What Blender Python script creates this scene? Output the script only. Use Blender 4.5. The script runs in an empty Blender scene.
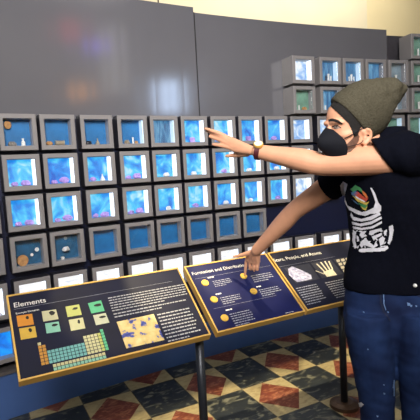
import bpy, bmesh, math, random
from mathutils import Vector, Matrix, noise
from mathutils.bvhtree import BVHTree
from math import sin, cos, pi, radians

random.seed(7)
SC = bpy.context.scene
C = SC.collection

# ------------------------------------------------------------------ camera
CAM = Vector((-2.54580517, -3.02721957, 1.4686521))
CR = Vector((0.8603863, -0.50653274, -0.05621391))
CF = Vector((0.50080131, 0.86075787, -0.09107105))
CU = Vector((0.09451703, 0.05020428, 0.99425654))
FPX = 455.0
cd = bpy.data.cameras.new('camera')
cam = bpy.data.objects.new('camera', cd)
C.objects.link(cam)
cd.sensor_fit = 'HORIZONTAL'; cd.sensor_width = 36.0; cd.lens = FPX / 420 * 36.0
cd.clip_start = 0.05
cam.matrix_world = Matrix((
    (CR.x, CU.x, -CF.x, CAM.x), (CR.y, CU.y, -CF.y, CAM.y), (CR.z, CU.z, -CF.z, CAM.z), (0, 0, 0, 1)))
SC.camera = cam

# ------------------------------------------------------------------ light and exposure
SC.view_settings.view_transform = 'Standard'
SC.view_settings.look = 'None'
SC.view_settings.exposure = 0.0
SC.view_settings.gamma = 1.0
SC.view_settings.use_curve_mapping = False
w = bpy.data.worlds.new('world'); SC.world = w
w.use_nodes = True
w.node_tree.nodes['Background'].inputs[0].default_value = (0.85, 0.93, 1.0, 1)
w.node_tree.nodes['Background'].inputs[1].default_value = 0.1

def area(name, loc, target, sx, sy, power, col):
    l = bpy.data.lights.new(name, 'AREA'); l.shape = 'RECTANGLE'
    l.size = sx; l.size_y = sy; l.energy = power; l.color = col
    o = bpy.data.objects.new(name, l); C.objects.link(o)
    o.location = loc
    o.rotation_euler = (Vector(target) - Vector(loc)).to_track_quat('-Z', 'Y').to_euler()
    return o
def spot(name, loc, target, power, col, ang, blend, size=0.03):
    l = bpy.data.lights.new(name, 'SPOT'); l.energy = power; l.color = col
    l.spot_size = radians(ang); l.spot_blend = blend; l.shadow_soft_size = size
    o = bpy.data.objects.new(name, l); C.objects.link(o)
    o.location = loc
    o.rotation_euler = (Vector(target) - Vector(loc)).to_track_quat('-Z', 'Y').to_euler()
    return o
area('ceiling_light', (-2.9, -4.0, 3.2), (-0.8, 0.0, 2.1), 1.3, 1.3, 74, (1.0, 0.95, 0.90)).data.spread = radians(84)
area('rear_ceiling_light', (1.6, 0.9, 4.6), (1.6, 2.0, 3.3), 4.0, 0.5, 80, (1.0, 0.95, 0.86))
for i in range(8):
    x = -2.25 + 0.35 * i
    spot('floor_band_spot', (x, -1.25, 3.3), (x, -0.86, 0), (15, 70)[i] if i < 2 else 270, (1.0, 0.84, 0.55), 14.2, 0.22)  # unseen spots added, cones cut to throw the warm band on the floor
area('overhead_fill', (-1.6, -3.2, 4.4), (-1.6, -3.0, 0), 4.0, 2.4, 38, (1.0, 0.96, 0.92))  # unseen area lamp added for soft ambient light from above

# ------------------------------------------------------------------ materials
def nm(name):
    m = bpy.data.materials.new(name); m.use_nodes = True
    nt = m.node_tree; return m, nt, nt.nodes['Principled BSDF']
def srgb(r, g, b):
    f = lambda c: (c / 255 / 12.92) if c <= 10 else (((c / 255) + 0.055) / 1.055) ** 2.4
    return (f(r), f(g), f(b), 1)
def plain(name, rgb, rough=0.6, metal=0.0, var=0.12, scale=30.0, bump=0.0, spec=0.5, rgb2=None, coord='Object', detail=3.0):
    m, nt, b = nm(name)
    tc = nt.nodes.new('ShaderNodeTexCoord'); nz = nt.nodes.new('ShaderNodeTexNoise')
    nz.inputs['Scale'].default_value = scale; nz.inputs['Detail'].default_value = detail
    nt.links.new(tc.outputs[coord], nz.inputs['Vector'])
    cr = nt.nodes.new('ShaderNodeValToRGB')
    c = srgb(*rgb)
    c2 = srgb(*rgb2) if rgb2 else tuple(min(1, x * (1 + var)) for x in c[:3]) + (1,)
    c1 = c if rgb2 else tuple(x * (1 - var) for x in c[:3]) + (1,)
    cr.color_ramp.elements[0].color = c1; cr.color_ramp.elements[1].color = c2
    cr.color_ramp.elements[0].position = 0.3; cr.color_ramp.elements[1].position = 0.7
    nt.links.new(nz.outputs['Fac'], cr.inputs['Fac'])
    nt.links.new(cr.outputs['Color'], b.inputs['Base Color'])
    b.inputs['Roughness'].default_value = rough; b.inputs['Metallic'].default_value = metal
    b.inputs['Specular IOR Level'].default_value = spec
    if bump:
        bp = nt.nodes.new('ShaderNodeBump'); bp.inputs['Strength'].default_value = bump
        bp.inputs['Distance'].default_value = 0.01
        nt.links.new(nz.outputs['Fac'], bp.inputs['Height']); nt.links.new(bp.outputs['Normal'], b.inputs['Normal'])
    return m
def glow(name, stops, strength, scale=(9, 9, 9), seed=0.0, rnd=True, distort=1.0):
    """a backlit picture: colours of a noise pattern that differs from box to box"""
    m, nt, b = nm(name)
    tc = nt.nodes.new('ShaderNodeTexCoord'); mp = nt.nodes.new('ShaderNodeMapping')
    mp.inputs['Scale'].default_value = scale
    nt.links.new(tc.outputs['Object'], mp.inputs['Vector'])
    nz = nt.nodes.new('ShaderNodeTexNoise'); nz.noise_dimensions = '4D'
    nz.inputs['Scale'].default_value = 1.0; nz.inputs['Detail'].default_value = 2.5; nz.inputs['Distortion'].default_value = distort
    nt.links.new(mp.outputs['Vector'], nz.inputs['Vector'])
    if rnd:
        oi = nt.nodes.new('ShaderNodeObjectInfo'); mt = nt.nodes.new('ShaderNodeMath'); mt.operation = 'MULTIPLY'
        mt.inputs[1].default_value = 60.0
        nt.links.new(oi.outputs['Random'], mt.inputs[0]); nt.links.new(mt.outputs[0], nz.inputs['W'])
    cr = nt.nodes.new('ShaderNodeValToRGB')
    e = cr.color_ramp.elements
    while len(e) < len(stops): e.new(0.5)
    for k, (p, c) in enumerate(stops): e[k].position = p; e[k].color = srgb(*c)
    nt.links.new(nz.outputs['Fac'], cr.inputs['Fac'])
    b.inputs['Base Color'].default_value = (0.02, 0.03, 0.05, 1); b.inputs['Roughness'].default_value = 0.5
    nt.links.new(cr.outputs['Color'], b.inputs['Emission Color']); b.inputs['Emission Strength'].default_value = strength
    return m
M = {}
M['panel_grey'] = plain('panel_grey', (93, 93, 100), 0.12, var=0.04, scale=2.0, spec=0.8)
M['navy'] = plain('navy_panel', (19, 25, 54), 0.4, var=0.1, scale=3)
M['plinth'] = plain('plinth_blue', (66, 98, 158), 0.55, var=0.08, scale=4)
M['ledge'] = plain('ledge_grey', (88, 84, 84), 0.4)
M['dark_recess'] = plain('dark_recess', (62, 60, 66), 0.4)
M['cream'] = plain('cream_plaster', (226, 214, 182), 0.9, var=0.03, scale=2, bump=0.02)
M['cream_lit_tint'] = plain('cream_plaster_lit_tint', (222, 205, 160), 0.9, var=0.03, scale=2)  # yellower copy of the cream: a lighting difference put into the colour
M['seam'] = plain('wall_seam_dark', (50, 46, 40), 0.9)  # dark vertical line of the seam in the cream wall
M['seam_dark'] = plain('panel_joint', (22, 22, 26), 0.7)
M['frame'] = plain('box_grey', (128, 125, 126), 0.42, var=0.05, scale=6)
M['inner'] = plain('box_inner', (150, 152, 160), 0.5)
M['inner_white'] = plain('box_inner_white', (205, 212, 220), 0.5)
M['blue_back'] = plain('unlit_blue_back', (22, 104, 164), 0.6, var=0.18, scale=14)
M['teal_back'] = plain('unlit_teal_back', (28, 84, 122), 0.6, var=0.25, scale=25)
M['green_back'] = plain('green_back', (104, 146, 130), 0.6, var=0.25, scale=20)
M['grey_back'] = plain('grey_back', (128, 150, 165), 0.5, var=0.25, scale=18)
M['glow_blue'] = glow('backlit_blue', [(0.30, (16, 96, 208)), (0.44, (26, 146, 240)), (0.56, (80, 205, 250)), (0.70, (205, 242, 255))], 1.0, (11, 11, 9))
M['glow_pale'] = glow('backlit_pale', [(0.30, (90, 150, 225)), (0.45, (170, 205, 245)), (0.56, (240, 248, 255)), (0.75, (255, 255, 255))], 1.0, (14, 14, 12))
M['glow_mid'] = glow('backlit_mid_blue', [(0.3, (36, 84, 130)), (0.5, (70, 135, 185)), (0.66, (120, 180, 215)), (0.8, (215, 232, 240))], 0.8, (40, 40, 6))
M['glow_white'] = glow('backlit_white', [(0.25, (206, 214, 226)), (0.42, (250, 250, 250)), (0.6, (255, 255, 255)), (0.8, (236, 232, 226))], 1.05, (14, 14, 60))
M['glow_blue2'] = glow('backlit_deep_blue', [(0.3, (0, 70, 190)), (0.5, (0, 130, 245)), (0.7, (20, 170, 255)), (0.85, (60, 200, 255))], 1.0)
def emit(name, rgb, s):
    m, nt, b = nm(name); b.inputs['Base Color'].default_value = srgb(*rgb)
    b.inputs['Emission Color'].default_value = srgb(*rgb); b.inputs['Emission Strength'].default_value = s
    return m
M['tube'] = emit('white_lit_wall', (232, 242, 255), 1.25)  # brightness of the lit inner wall, put in as emission
M['lit_wall_soft'] = emit('soft_lit_wall', (190, 215, 235), 0.55)
def glassmat():
    m, nt, b = nm('clear_glass'); out = nt.nodes['Material Output']
    t = nt.nodes.new('ShaderNodeBsdfTransparent'); g = nt.nodes.new('ShaderNodeBsdfGlossy'); g.inputs['Roughness'].default_value = 0.04
    fr = nt.nodes.new('ShaderNodeFresnel'); fr.inputs['IOR'].default_value = 1.35
    mx = nt.nodes.new('ShaderNodeMixShader')
    nt.links.new(fr.outputs[0], mx.inputs[0]); nt.links.new(t.outputs[0], mx.inputs[1]); nt.links.new(g.outputs[0], mx.inputs[2])
    nt.links.new(mx.outputs[0], out.inputs['Surface']); nt.nodes.remove(b)
    return m
M['glass'] = glassmat()
M['brass'] = plain('brass', (216, 174, 92), 0.4, 0.3, var=0.1, scale=12)
M['gold'] = plain('gold_coin', (226, 186, 78), 0.38, 0.45, var=0.12, scale=60, bump=0.3)
M['board'] = plain('board_navy', (18, 21, 44), 0.5, var=0.25, scale=5, spec=0.25)
M['board_blue'] = plain('board_deep_blue', (18, 23, 70), 0.4, var=0.2, scale=4, spec=0.3)
M['black'] = plain('black_metal', (24, 26, 30), 0.4, 0.3)
M['pole'] = plain('dark_pole', (46, 50, 58), 0.4, 0.4)
M['bronze'] = plain('bronze_base', (92, 70, 54), 0.4, 0.4)
M['ink'] = plain('white_print', (226, 224, 216), 0.6, var=0.02)
M['ink_dim'] = plain('grey_print', (150, 152, 162), 0.6, var=0.1)
M['ink_mid'] = plain('soft_white_print', (168, 168, 170), 0.6, var=0.05)
M['skin'] = plain('skin', (206, 152, 122), 0.5, var=0.07, scale=18, spec=0.35)
M['shirt'] = plain('black_cotton', (9, 11, 21), 0.9, var=0.15, scale=90, bump=0.05, spec=0.06)
M['denim'] = plain('blue_denim', (16, 27, 58), 0.85, rgb2=(32, 52, 94), scale=9, bump=0.04, spec=0.15, detail=6)
M['denim_dark'] = plain('denim_seam', (14, 24, 52), 0.9)
M['denim_pale'] = plain('denim_worn', (92, 120, 165), 0.9)
M['knit'] = plain('knit_olive_grey', (64, 60, 49), 0.95, rgb2=(78, 75, 63), scale=160, bump=0.5, spec=0.1)
M['mask'] = plain('mask_black', (14, 16, 24), 0.8, var=0.15, scale=40, spec=0.2)
M['hair'] = plain('dark_hair', (13, 10, 9), 0.9, var=0.4, scale=120, bump=0.4)
M['stubble'] = plain('stubble', (98, 68, 54), 0.7, var=0.25, scale=220)
M['eye'] = plain('eye_white', (150, 134, 126), 0.3)
M['iris'] = plain('iris_dark', (30, 20, 14), 0.2)
M['maroon'] = plain('maroon_leather', (74, 22, 32), 0.5)
M['dial'] = plain('watch_dial', (232, 226, 205), 0.3)
M['nail'] = plain('nail', (222, 172, 152), 0.3)
M['shoe'] = plain('shoe_black', (24, 24, 26), 0.5)

# ------------------------------------------------------------------ helpers
def obj(name, bm, mats, parent=None, loc=None, smooth=False):
    me = bpy.data.meshes.new(name)
    bmesh.ops.recalc_face_normals(bm, faces=bm.faces)
    bm.to_mesh(me); bm.free()
    if not isinstance(mats, (list, tuple)): mats = [mats]
    for m in mats: me.materials.append(m)
    if smooth:
        for p in me.polygons: p.use_smooth = True
    o = bpy.data.objects.new(name, me); C.objects.link(o)
    if parent: o.parent = parent
    if loc: o.location = loc
    return o
def tag(o, label, cat, group=None, kind=None):
    if label: o['label'] = label
    if cat: o['category'] = cat
    if group: o['group'] = group
    if kind: o['kind'] = kind
    return o
def struct(o):
    o['kind'] = 'structure'; return o
def empty(name, mat=None, loc=None):
    o = bpy.data.objects.new(name, None); C.objects.link(o); o.empty_display_size = 0.05
    if mat is not None: o.matrix_world = mat
    if loc: o.location = loc
    return o
def box(bm, x0, x1, y0, y1, z0, z1, mi=0, f=None):
    vs = [(x, y, z) for x in (x0, x1) for y in (y0, y1) for z in (z0, z1)]
    if f: vs = [f(*v) for v in vs]
    v = [bm.verts.new(p) for p in vs]
    for q in ((0, 1, 3, 2), (4, 6, 7, 5), (0, 4, 5, 1), (2, 3, 7, 6), (0, 2, 6, 4), (1, 5, 7, 3)):
        bm.faces.new([v[i] for i in q]).material_index = mi
def quad(bm, pts, mi=0):
    fc = bm.faces.new([bm.verts.new(p) for p in pts]); fc.material_index = mi; return fc
def cyl(bm, p0, p1, r0, r1=None, n=16, mi=0, caps=True):
    r1 = r0 if r1 is None else r1
    p0, p1 = Vector(p0), Vector(p1); d = (p1 - p0).normalized()
    a = d.orthogonal().normalized(); b = d.cross(a)
    R0 = [bm.verts.new(p0 + (a * cos(2 * pi * i / n) + b * sin(2 * pi * i / n)) * r0) for i in range(n)]
    R1 = [bm.verts.new(p1 + (a * cos(2 * pi * i / n) + b * sin(2 * pi * i / n)) * r1) for i in range(n)]
    for i in range(n):
        bm.faces.new((R0[i], R0[(i + 1) % n], R1[(i + 1) % n], R1[i])).material_index = mi
    if caps:
        bm.faces.new(R0[::-1]).material_index = mi; bm.faces.new(R1).material_index = mi
def pix(x, y, d):
    return CAM + (CR * ((x - 210) / FPX) + CF - CU * ((y - 210) / FPX)) * d
def ray(x, y):
    return (CR * ((x - 210) / FPX) + CF - CU * ((y - 210) / FPX)).normalized()

# the gently curved display wall: s runs along it, n out of it, z up (metres)
KAP = 0.021 / 0.25; S0 = -1.25
def wallpt(s, n, z):
    rr = 1 / KAP - n
    t = KAP * (s - S0)
    return Vector((sin(t) * rr + S0, -(1 / KAP - cos(t) * rr), z))
def wallmat(s, n, z):
    t = KAP * (s - S0)
    # local x along the wall, local y into the wall, local z up
    return Matrix.Translation(wallpt(s, n, z)) @ Matrix.Rotation(-t, 4, 'Z')
def wallstrip(name, s0, s1, z0, z1, n0, n1, mat, steps):
    bm = bmesh.new(); rows = []
    for i in range(steps + 1):
        s = s0 + (s1 - s0) * i / steps
        rows.append([bm.verts.new(wallpt(s, n, z)) for n, z in ((n1, z0), (n1, z1), (n0, z1), (n0, z0))])
    for a, b in zip(rows, rows[1:]):
        for k in range(4): 
            bm.faces.new((a[k], b[k], b[(k + 1) % 4], a[(k + 1) % 4]))
    bm.faces.new(rows[0]); bm.faces.new(rows[-1][::-1])
    return struct(obj(name, bm, mat))
ZT = 7.47 * 0.25            # height of the top of the long block of boxes
NW = -0.10                  # face of the wall behind the boxes

# ------------------------------------------------------------------ floor
def marble(name, base, vein, scale, lo, hi, rough):
    m, nt, b = nm(name)
    tc = nt.nodes.new('ShaderNodeTexCoord')
    mp = nt.nodes.new('ShaderNodeMapping'); mp.inputs['Scale'].default_value = (1.0, 2.2, 1)
    mp.inputs['Rotation'].default_value = (0, 0, 0.4)
    nt.links.new(tc.outputs['Object'], mp.inputs['Vector'])
    nz = nt.nodes.new('ShaderNodeTexNoise'); nz.inputs['Scale'].default_value = scale; nz.inputs['Detail'].default_value = 8
    nz.inputs['Distortion'].default_value = 1.4
    nt.links.new(mp.outputs['Vector'], nz.inputs['Vector'])
    cr = nt.nodes.new('ShaderNodeValToRGB')
    cr.color_ramp.elements[0].position = lo; cr.color_ramp.elements[0].color = srgb(*base)
    cr.color_ramp.elements[1].position = hi; cr.color_ramp.elements[1].color = srgb(*vein)
    nt.links.new(nz.outputs['Fac'], cr.inputs['Fac']); nt.links.new(cr.outputs['Color'], b.inputs['Base Color'])
    b.inputs['Roughness'].default_value = rough
    return m
M['dark_marble'] = marble('dark_marble', (44, 48, 50), (140, 138, 116), 9, 0.54, 0.72, 0.32)
M['cream_marble'] = marble('cream_marble', (178, 162, 118), (150, 132, 92), 14, 0.45, 0.75, 0.4)
M['red_marble'] = marble('red_marble', (112, 56, 40), (172, 116, 84), 16, 0.48, 0.72, 0.38)
M['grout'] = plain('grout', (120, 110, 84), 0.8)
bm = bmesh.new()
TW, TD = 0.318, 0.40
org = Vector((-0.65, -0.615)); ax = Vector((cos(-0.05), sin(-0.05))); ay = Vector((sin(0.05), cos(0.05)))
def fp(a, b): 
    q = org + ax * a + ay * b
    return (q.x, q.y, 0)
G = 0.004
for i in range(-16, 22):
    for j in range(-12, 9):
        x0, x1, y0, y1 = i * TW, (i + 1) * TW, j * TD, (j + 1) * TD
        for (a, b, c, d) in ((x0, x1, y0, y0 + G), (x0, x0 + G, y0 + G, y1)):
            quad(bm, [fp(a, c), fp(b, c), fp(b, d), fp(a, d)], 3)
        x0 += G; y0 += G
        if (i + j) % 2:
            quad(bm, [fp(x0, y0), fp(x1, y0), fp(x1, y1), fp(x0, y1)], 0)
        else:
            xm, ym = (x0 + x1) / 2, (y0 + y1) / 2
            quad(bm, [fp(xm, y0), fp(x1, ym), fp(xm, y1), fp(x0, ym)], 2)
            for t in (((x0, y0), (xm, y0), (x0, ym)), ((x1, y0), (x1, ym), (xm, y0)), ((x1, y1), (xm, y1), (x1, ym)), ((x0, y1), (x0, ym), (xm, y1))):
                quad(bm, [fp(*p) for p in t], 1)
struct(obj('floor', bm, [M['dark_marble'], M['cream_marble'], M['red_marble'], M['grout']]))

# ------------------------------------------------------------------ walls
SE = -0.79
WT = ZT + 3.10 * 0.25 + .012
wallstrip('wall_left', -3.6, SE, ZT - 0.02, WT + 0.034, NW - 0.12, NW + 0.012, M['panel_grey'], 24)
wallstrip('trim_3', SE + 0.0005, SE + 0.009, ZT - 0.01, WT - 0.002, NW + 0.001, NW + 0.0125, M['seam_dark'], 1)
wallstrip('wall_right', SE + 0.0005, 1.13, ZT - 0.02, WT, NW - 0.12, NW, M['panel_grey'], 24)
wallstrip('wall_far_right', 1.13, 2.2, ZT - 0.02, WT - 0.02, NW - 0.22, NW - 0.10, M['dark_recess'], 10)
wallstrip('wall_lower', -3.6, 2.2, 0.0, ZT - 0.02, NW - 0.12, NW, M['navy'], 40)
wallstrip('baseboard_wall', -3.6, 2.2, 0.0, ZT - 6.33 * 0.25, NW, 0.0, M['plinth'], 40)
wallstrip('trim_1', -3.6, 2.2, ZT - 6.33 * 0.25, ZT - 6.24 * 0.25, NW, 0.012, M['ledge'], 40)
bm = bmesh.new(); box(bm, -5, 3.41, 2.0, 2.1, 0, 5.2); struct(obj('wall_back', bm, M['cream']))
bm = bmesh.new()
quad(bm, [(3.41, 2.1, 0), (3.41, 2.0, 0), (3.41, 2.0, 5.2), (3.41, 2.1, 5.2)])
for a, b in (((3.41, 2.0), (7.5, 1.2)),):
    box(bm, 0, 1, 0, 1, 0, 5.2, 0, lambda x, y, z: (3.41 + x * 4.09 + y * 0.02, 2.0 - 0.8 * x + y * 0.1, z))
struct(obj('wall_back_return', bm, M['cream_lit_tint']))
bm = bmesh.new(); box(bm, -0.172, -0.158, 1.992, 2.0, 0, 5.2); struct(obj('trim_2', bm, M['seam']))
# rear wall of the room behind the visitor's viewpoint, with unseen windows and lamps added for the glossy panels to mirror
bm = bmesh.new()
for (a, b, c, d) in ((-6, 0.45, 0, 5.2), (0.66, 1.07, 0, 5.2), (1.39, 5, 0, 5.2), (0.45, 0.66, 0, 2.95), (0.45, 0.66, 4.2, 5.2), (1.07, 1.39, 0, 2.58), (1.07, 1.39, 3.22, 5.2)):
    box(bm, a, b, -5.15, -5.0, c, d)
struct(obj('wall_front', bm, M['cream']))
M['daylight'] = emit('daylight_pane', (195, 220, 255), 18)
bm = bmesh.new(); box(bm, 1.07, 1.39, -5.10, -5.08, 2.58, 3.22)
win = struct(obj('window_1', bm, M['daylight']))
bm = bmesh.new()
box(bm, 1.04, 1.42, -5.06, -4.99, 2.55, 2.58); box(bm, 1.04, 1.42, -5.06, -4.99, 3.22, 3.25)
for x in (1.04, 1.39): box(bm, x, x + 0.03, -5.06, -4.99, 2.58, 3.22)
box(bm, 1.07, 1.39, -5.05, -5.0, 2.88, 2.91)
obj('window_frame', bm, M['frame'], win)
M['reflection_glow'] = emit('reflection_streak_pane', (215, 215, 210), 3.0)  # unseen pane added to mirror as a pale streak in the panels
bm = bmesh.new(); box(bm, 0.45, 0.66, -5.10, -5.08, 2.95, 4.2)
struct(obj('added_window_2', bm, M['reflection_glow']))
for nm_, rgb, st_, (lx, lz), rd, lab in (('red', (190, 50, 50), 6, (.05, 4.02), .22, 'oval red lamp added high on the rear wall for its reflection'),
                            ('violet', (110, 80, 230), 15, (.34, 3.78), .13, 'oval violet lamp added on the rear wall for its reflection'),
                            ('amber', (240, 160, 70), 9, (.11, 2.96), .17, 'oval amber lamp added low on the rear wall for its reflection')):
    M['lamp_' + nm_] = emit('lamp_glass_' + nm_, rgb, st_)  # unseen lamp added to mirror as a coloured spot in the panels
    bm = bmesh.new(); cyl(bm, (0, 0, 0), (0, .03, 0), rd + .02, n=28)
    o = obj('reflection_lamp', bm, M['frame'], loc=(lx, -5.0, lz)); o.scale = (.5, 1, 1); tag(o, lab, 'lamp')
    bm = bmesh.new(); cyl(bm, (0, .031, 0), (0, .05, 0), rd, rd * .8, n=28); obj('lamp_glass', bm, M['lamp_' + nm_], o)

# ------------------------------------------------------------------ display boxes
U = 0.25; V = 0.974 * 0.25
BW, BH = U * (1 - 0.118), V - 0.086 * 0.25
def shell_bm(depth, side=0):
    """frame face with bevelled opening, outer sides and inner walls; origin at the centre of the front face, y into the wall"""
    bm = bmesh.new()
    w, h = BW / 2, BH / 2
    L = [(w, h, 0.003), (w - 0.003, h - 0.003, 0.0), (w * .76, h * .76, 0.0), (w * .735, h * .735, 0.006)]
    rings = []
    rings.append([bm.verts.new((sx * w, depth, sz * h)) for sx, sz in ((-1, -1), (1, -1), (1, 1), (-1, 1))])
    for a, b, y in L:
        rings.append([bm.verts.new((sx * a, y, sz * b)) for sx, sz in ((-1, -1), (1, -1), (1, 1), (-1, 1))])
    rings.append([bm.verts.new((sx * w * .735, 0.068, sz * h * .735)) for sx, sz in ((-1, -1), (1, -1), (1, 1), (-1, 1))])
    for k, (a, b) in enumerate(zip(rings, rings[1:])):
        for i in range(4):
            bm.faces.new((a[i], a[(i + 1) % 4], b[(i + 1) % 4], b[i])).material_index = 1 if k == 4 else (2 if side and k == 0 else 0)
    bm.faces.new(rings[0][::-1])
    return bm
def mesh_of(name, bm, mats):
    o = obj(name, bm, mats); me = o.data; bpy.data.objects.remove(o); return me
M['side'] = plain('box_side_shaded', (36, 36, 46), 0.5)  # lower boxes' sides: the shade of the narrow gaps put into the colour
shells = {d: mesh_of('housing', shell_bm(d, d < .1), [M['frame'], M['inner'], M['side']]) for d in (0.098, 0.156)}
iw, ih = BW / 2 * .735, BH / 2 * .735
bm = bmesh.new(); box(bm, -iw + .0005, iw - .0005, 0.063, 0.0675, -ih + .0005, ih - .0005); back_me = mesh_of('back_panel', bm, [M['glow_blue']])
bm = bmesh.new(); box(bm, iw - 0.009, iw - 0.0005, 0.012, 0.0625, -ih + .001, ih - .001); strip_me = mesh_of('lit_side_wall', bm, [M['tube']])  # glowing slab standing in for the lit right inner wall
bm = bmesh.new(); box(bm, -iw + .0005, iw - .0095, 0.008, 0.0105, -ih + .0005, ih - .0005); glass_me = mesh_of('glass_pane', bm, [M['glass']])
def child(name, me, parent, mat=None):
    o = bpy.data.objects.new(name, me); C.objects.link(o); o.parent = parent
    if mat: o.material_slots[0].link = 'OBJECT'; o.material_slots[0].material = mat
    return o
SPEC = {}
def lumpy(n, r, sq=(1, 1, 1), seed=0, rough=0.35):
    bm = bmesh.new(); bmesh.ops.create_icosphere(bm, subdivisions=2, radius=1)
    for v in bm.verts:
        k = 1 + rough * noise.noise(v.co * 1.6 + Vector((seed * 3.1, 0, 0)))
        v.co = Vector((v.co.x * sq[0], v.co.y * sq[1], v.co.z * sq[2])) * r * k
    lo = min(v.co.z for v in bm.verts)
    for v in bm.verts:
        v.co.z = max(v.co.z - lo, 0.12 * r) - 0.12 * r
    return bm
M['rock_purple'] = plain('violet_rock', (120, 90, 150), 0.6, var=0.3, scale=60, bump=0.3)
M['rock_grey'] = plain('grey_rock', (120, 116, 112), 0.7, var=0.4, scale=60, bump=0.4)
M['rock_tan'] = plain('tan_rock', (176, 132, 84), 0.7, var=0.3, scale=50, bump=0.3)
M['metal_spec'] = plain('metal_specimen', (186, 172, 150), 0.35, 0.6, var=0.2)
M['white_obj'] = plain('white_ceramic', (226, 228, 228), 0.4)
M['dark_obj'] = plain('dark_specimen', (30, 34, 44), 0.4)
SM = {}; M['rock_purple'] = plain('violet_rock', (176, 150, 226), 0.6, var=0.3, scale=60, bump=0.3)
for i in range(4): SM['rock%d' % i] = mesh_of('rock', lumpy(2, 0.023, (1.15, 0.7, 0.75), i + 2), [M['rock_purple']])
def lathe_me(name, prof, mat, n=14):
    bm = bmesh.new(); rings = [[bm.verts.new((r * cos(2 * pi * i / n), r * sin(2 * pi * i / n), z)) for i in range(n)] for r, z in prof]
    for a, b in zip(rings, rings[1:]):
        for i in range(n): bm.faces.new((a[i], a[(i + 1) % n], b[(i + 1) % n], b[i]))
    bm.faces.new(rings[0][::-1]); bm.faces.new(rings[-1])
    me = mesh_of(name, bm, [mat])
    return me
SM['bottle'] = lathe_me('bottle', [(.011, 0), (.012, .004), (.012, .024), (.006, .031), (.006, .040), (.008, .041), (.008, .046)], M['white_obj'])
SM['vial'] = lathe_me('vial', [(.006, 0), (.006, .036), (.007, .037), (.007, .045)], M['white_obj'])
SM['flask'] = lathe_me('flask', [(.017, 0), (.019, .006), (.012, .022), (.005, .034), (.005, .05), (.007, .051)], M['metal_spec'])
bm = bmesh.new(); cyl(bm, (-.034, 0, .019), (.034, 0, .019), .019, n=20)
cyl(bm, (-.036, 0, .019), (-.031, 0, .019), .021, n=20); cyl(bm, (.031, 0, .019), (.036, 0, .019), .021, n=20)
SM['coil'] = mesh_of('metal_coil', bm, [M['metal_spec']])
bm = bmesh.new()
for k in range(6):
    z = 0.004 + k * 0.006
    box(bm, -.020 + .0015 * (k % 2), .020 - .002 * (k % 3), -.012, .012, z - .004, z + .0015)
SM['stack'] = mesh_of('stacked_bars', bm, [M['metal_spec']])
bm = bmesh.new(); cyl(bm, (0, 0.004, .031), (0, -0.004, .031), .031, n=24); box(bm, -.014, .014, -.008, .008, 0, .006)
SM['disc'] = mesh_of('disc', bm, [M['rock_tan']])
ORD = ['zeroth', 'first', 'second', 'third', 'fourth', 'fifth', 'sixth', 'seventh', 'eighth', 'ninth', 'tenth', 'eleventh', 'twelfth', 'thirteenth', 'fourteenth', 'fifteenth']
ROWTXT = {4: 'top row', 5: 'second row', 6: 'third row', 7: 'fourth row', 8: 'white-lit bottom row', 9: 'lowest row'}
def where(c, r):
    if r == 1: return 'alone at the very top, far right'
    if r in (2, 3):
        n = c - 12
        return 'upper right block, %s row, %s from left' % ('upper' if r == 2 else 'lower', ORD[n])
    if c == 3: return '%s of long block, cut by photo edge' % ROWTXT[r]
    return '%s of long block, %s full column' % (ROWTXT[r], ORD[c - 3])
co = {4: .03, 5: -.01, 6: .01, 7: .03, 9: -.02, 10: -.02, 11: -.03, 12: -.04, 13: -.04, 14: .05, 15: .02, 18: .02}
ro = {1: -.02, 4: .03, 5: .02, 7: -.03}
def specimen(root, c, r, kind, mat, label, cat, x=0.0, y=0.040, sc=1.0, z=None):
    o = bpy.data.objects.new(kind if not kind.startswith('rock') else 'rock_specimen', SM[kind]); C.objects.link(o)
    o.matrix_world = root.matrix_world @ Matrix.Translation((x, y, -ih + 0.0005 if z is None else z)) @ Matrix.Rotation(random.uniform(-.4, .4), 4, 'Z') @ Matrix.Scale(sc, 4)
    o.material_slots[0].link = 'OBJECT'; o.material_slots[0].material = M[mat]
    tag(o, label + ' inside the box: ' + where(c, r).replace(' of long block', '').replace(' full', ''), cat, 'specimens in the display boxes')
    return o
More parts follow.
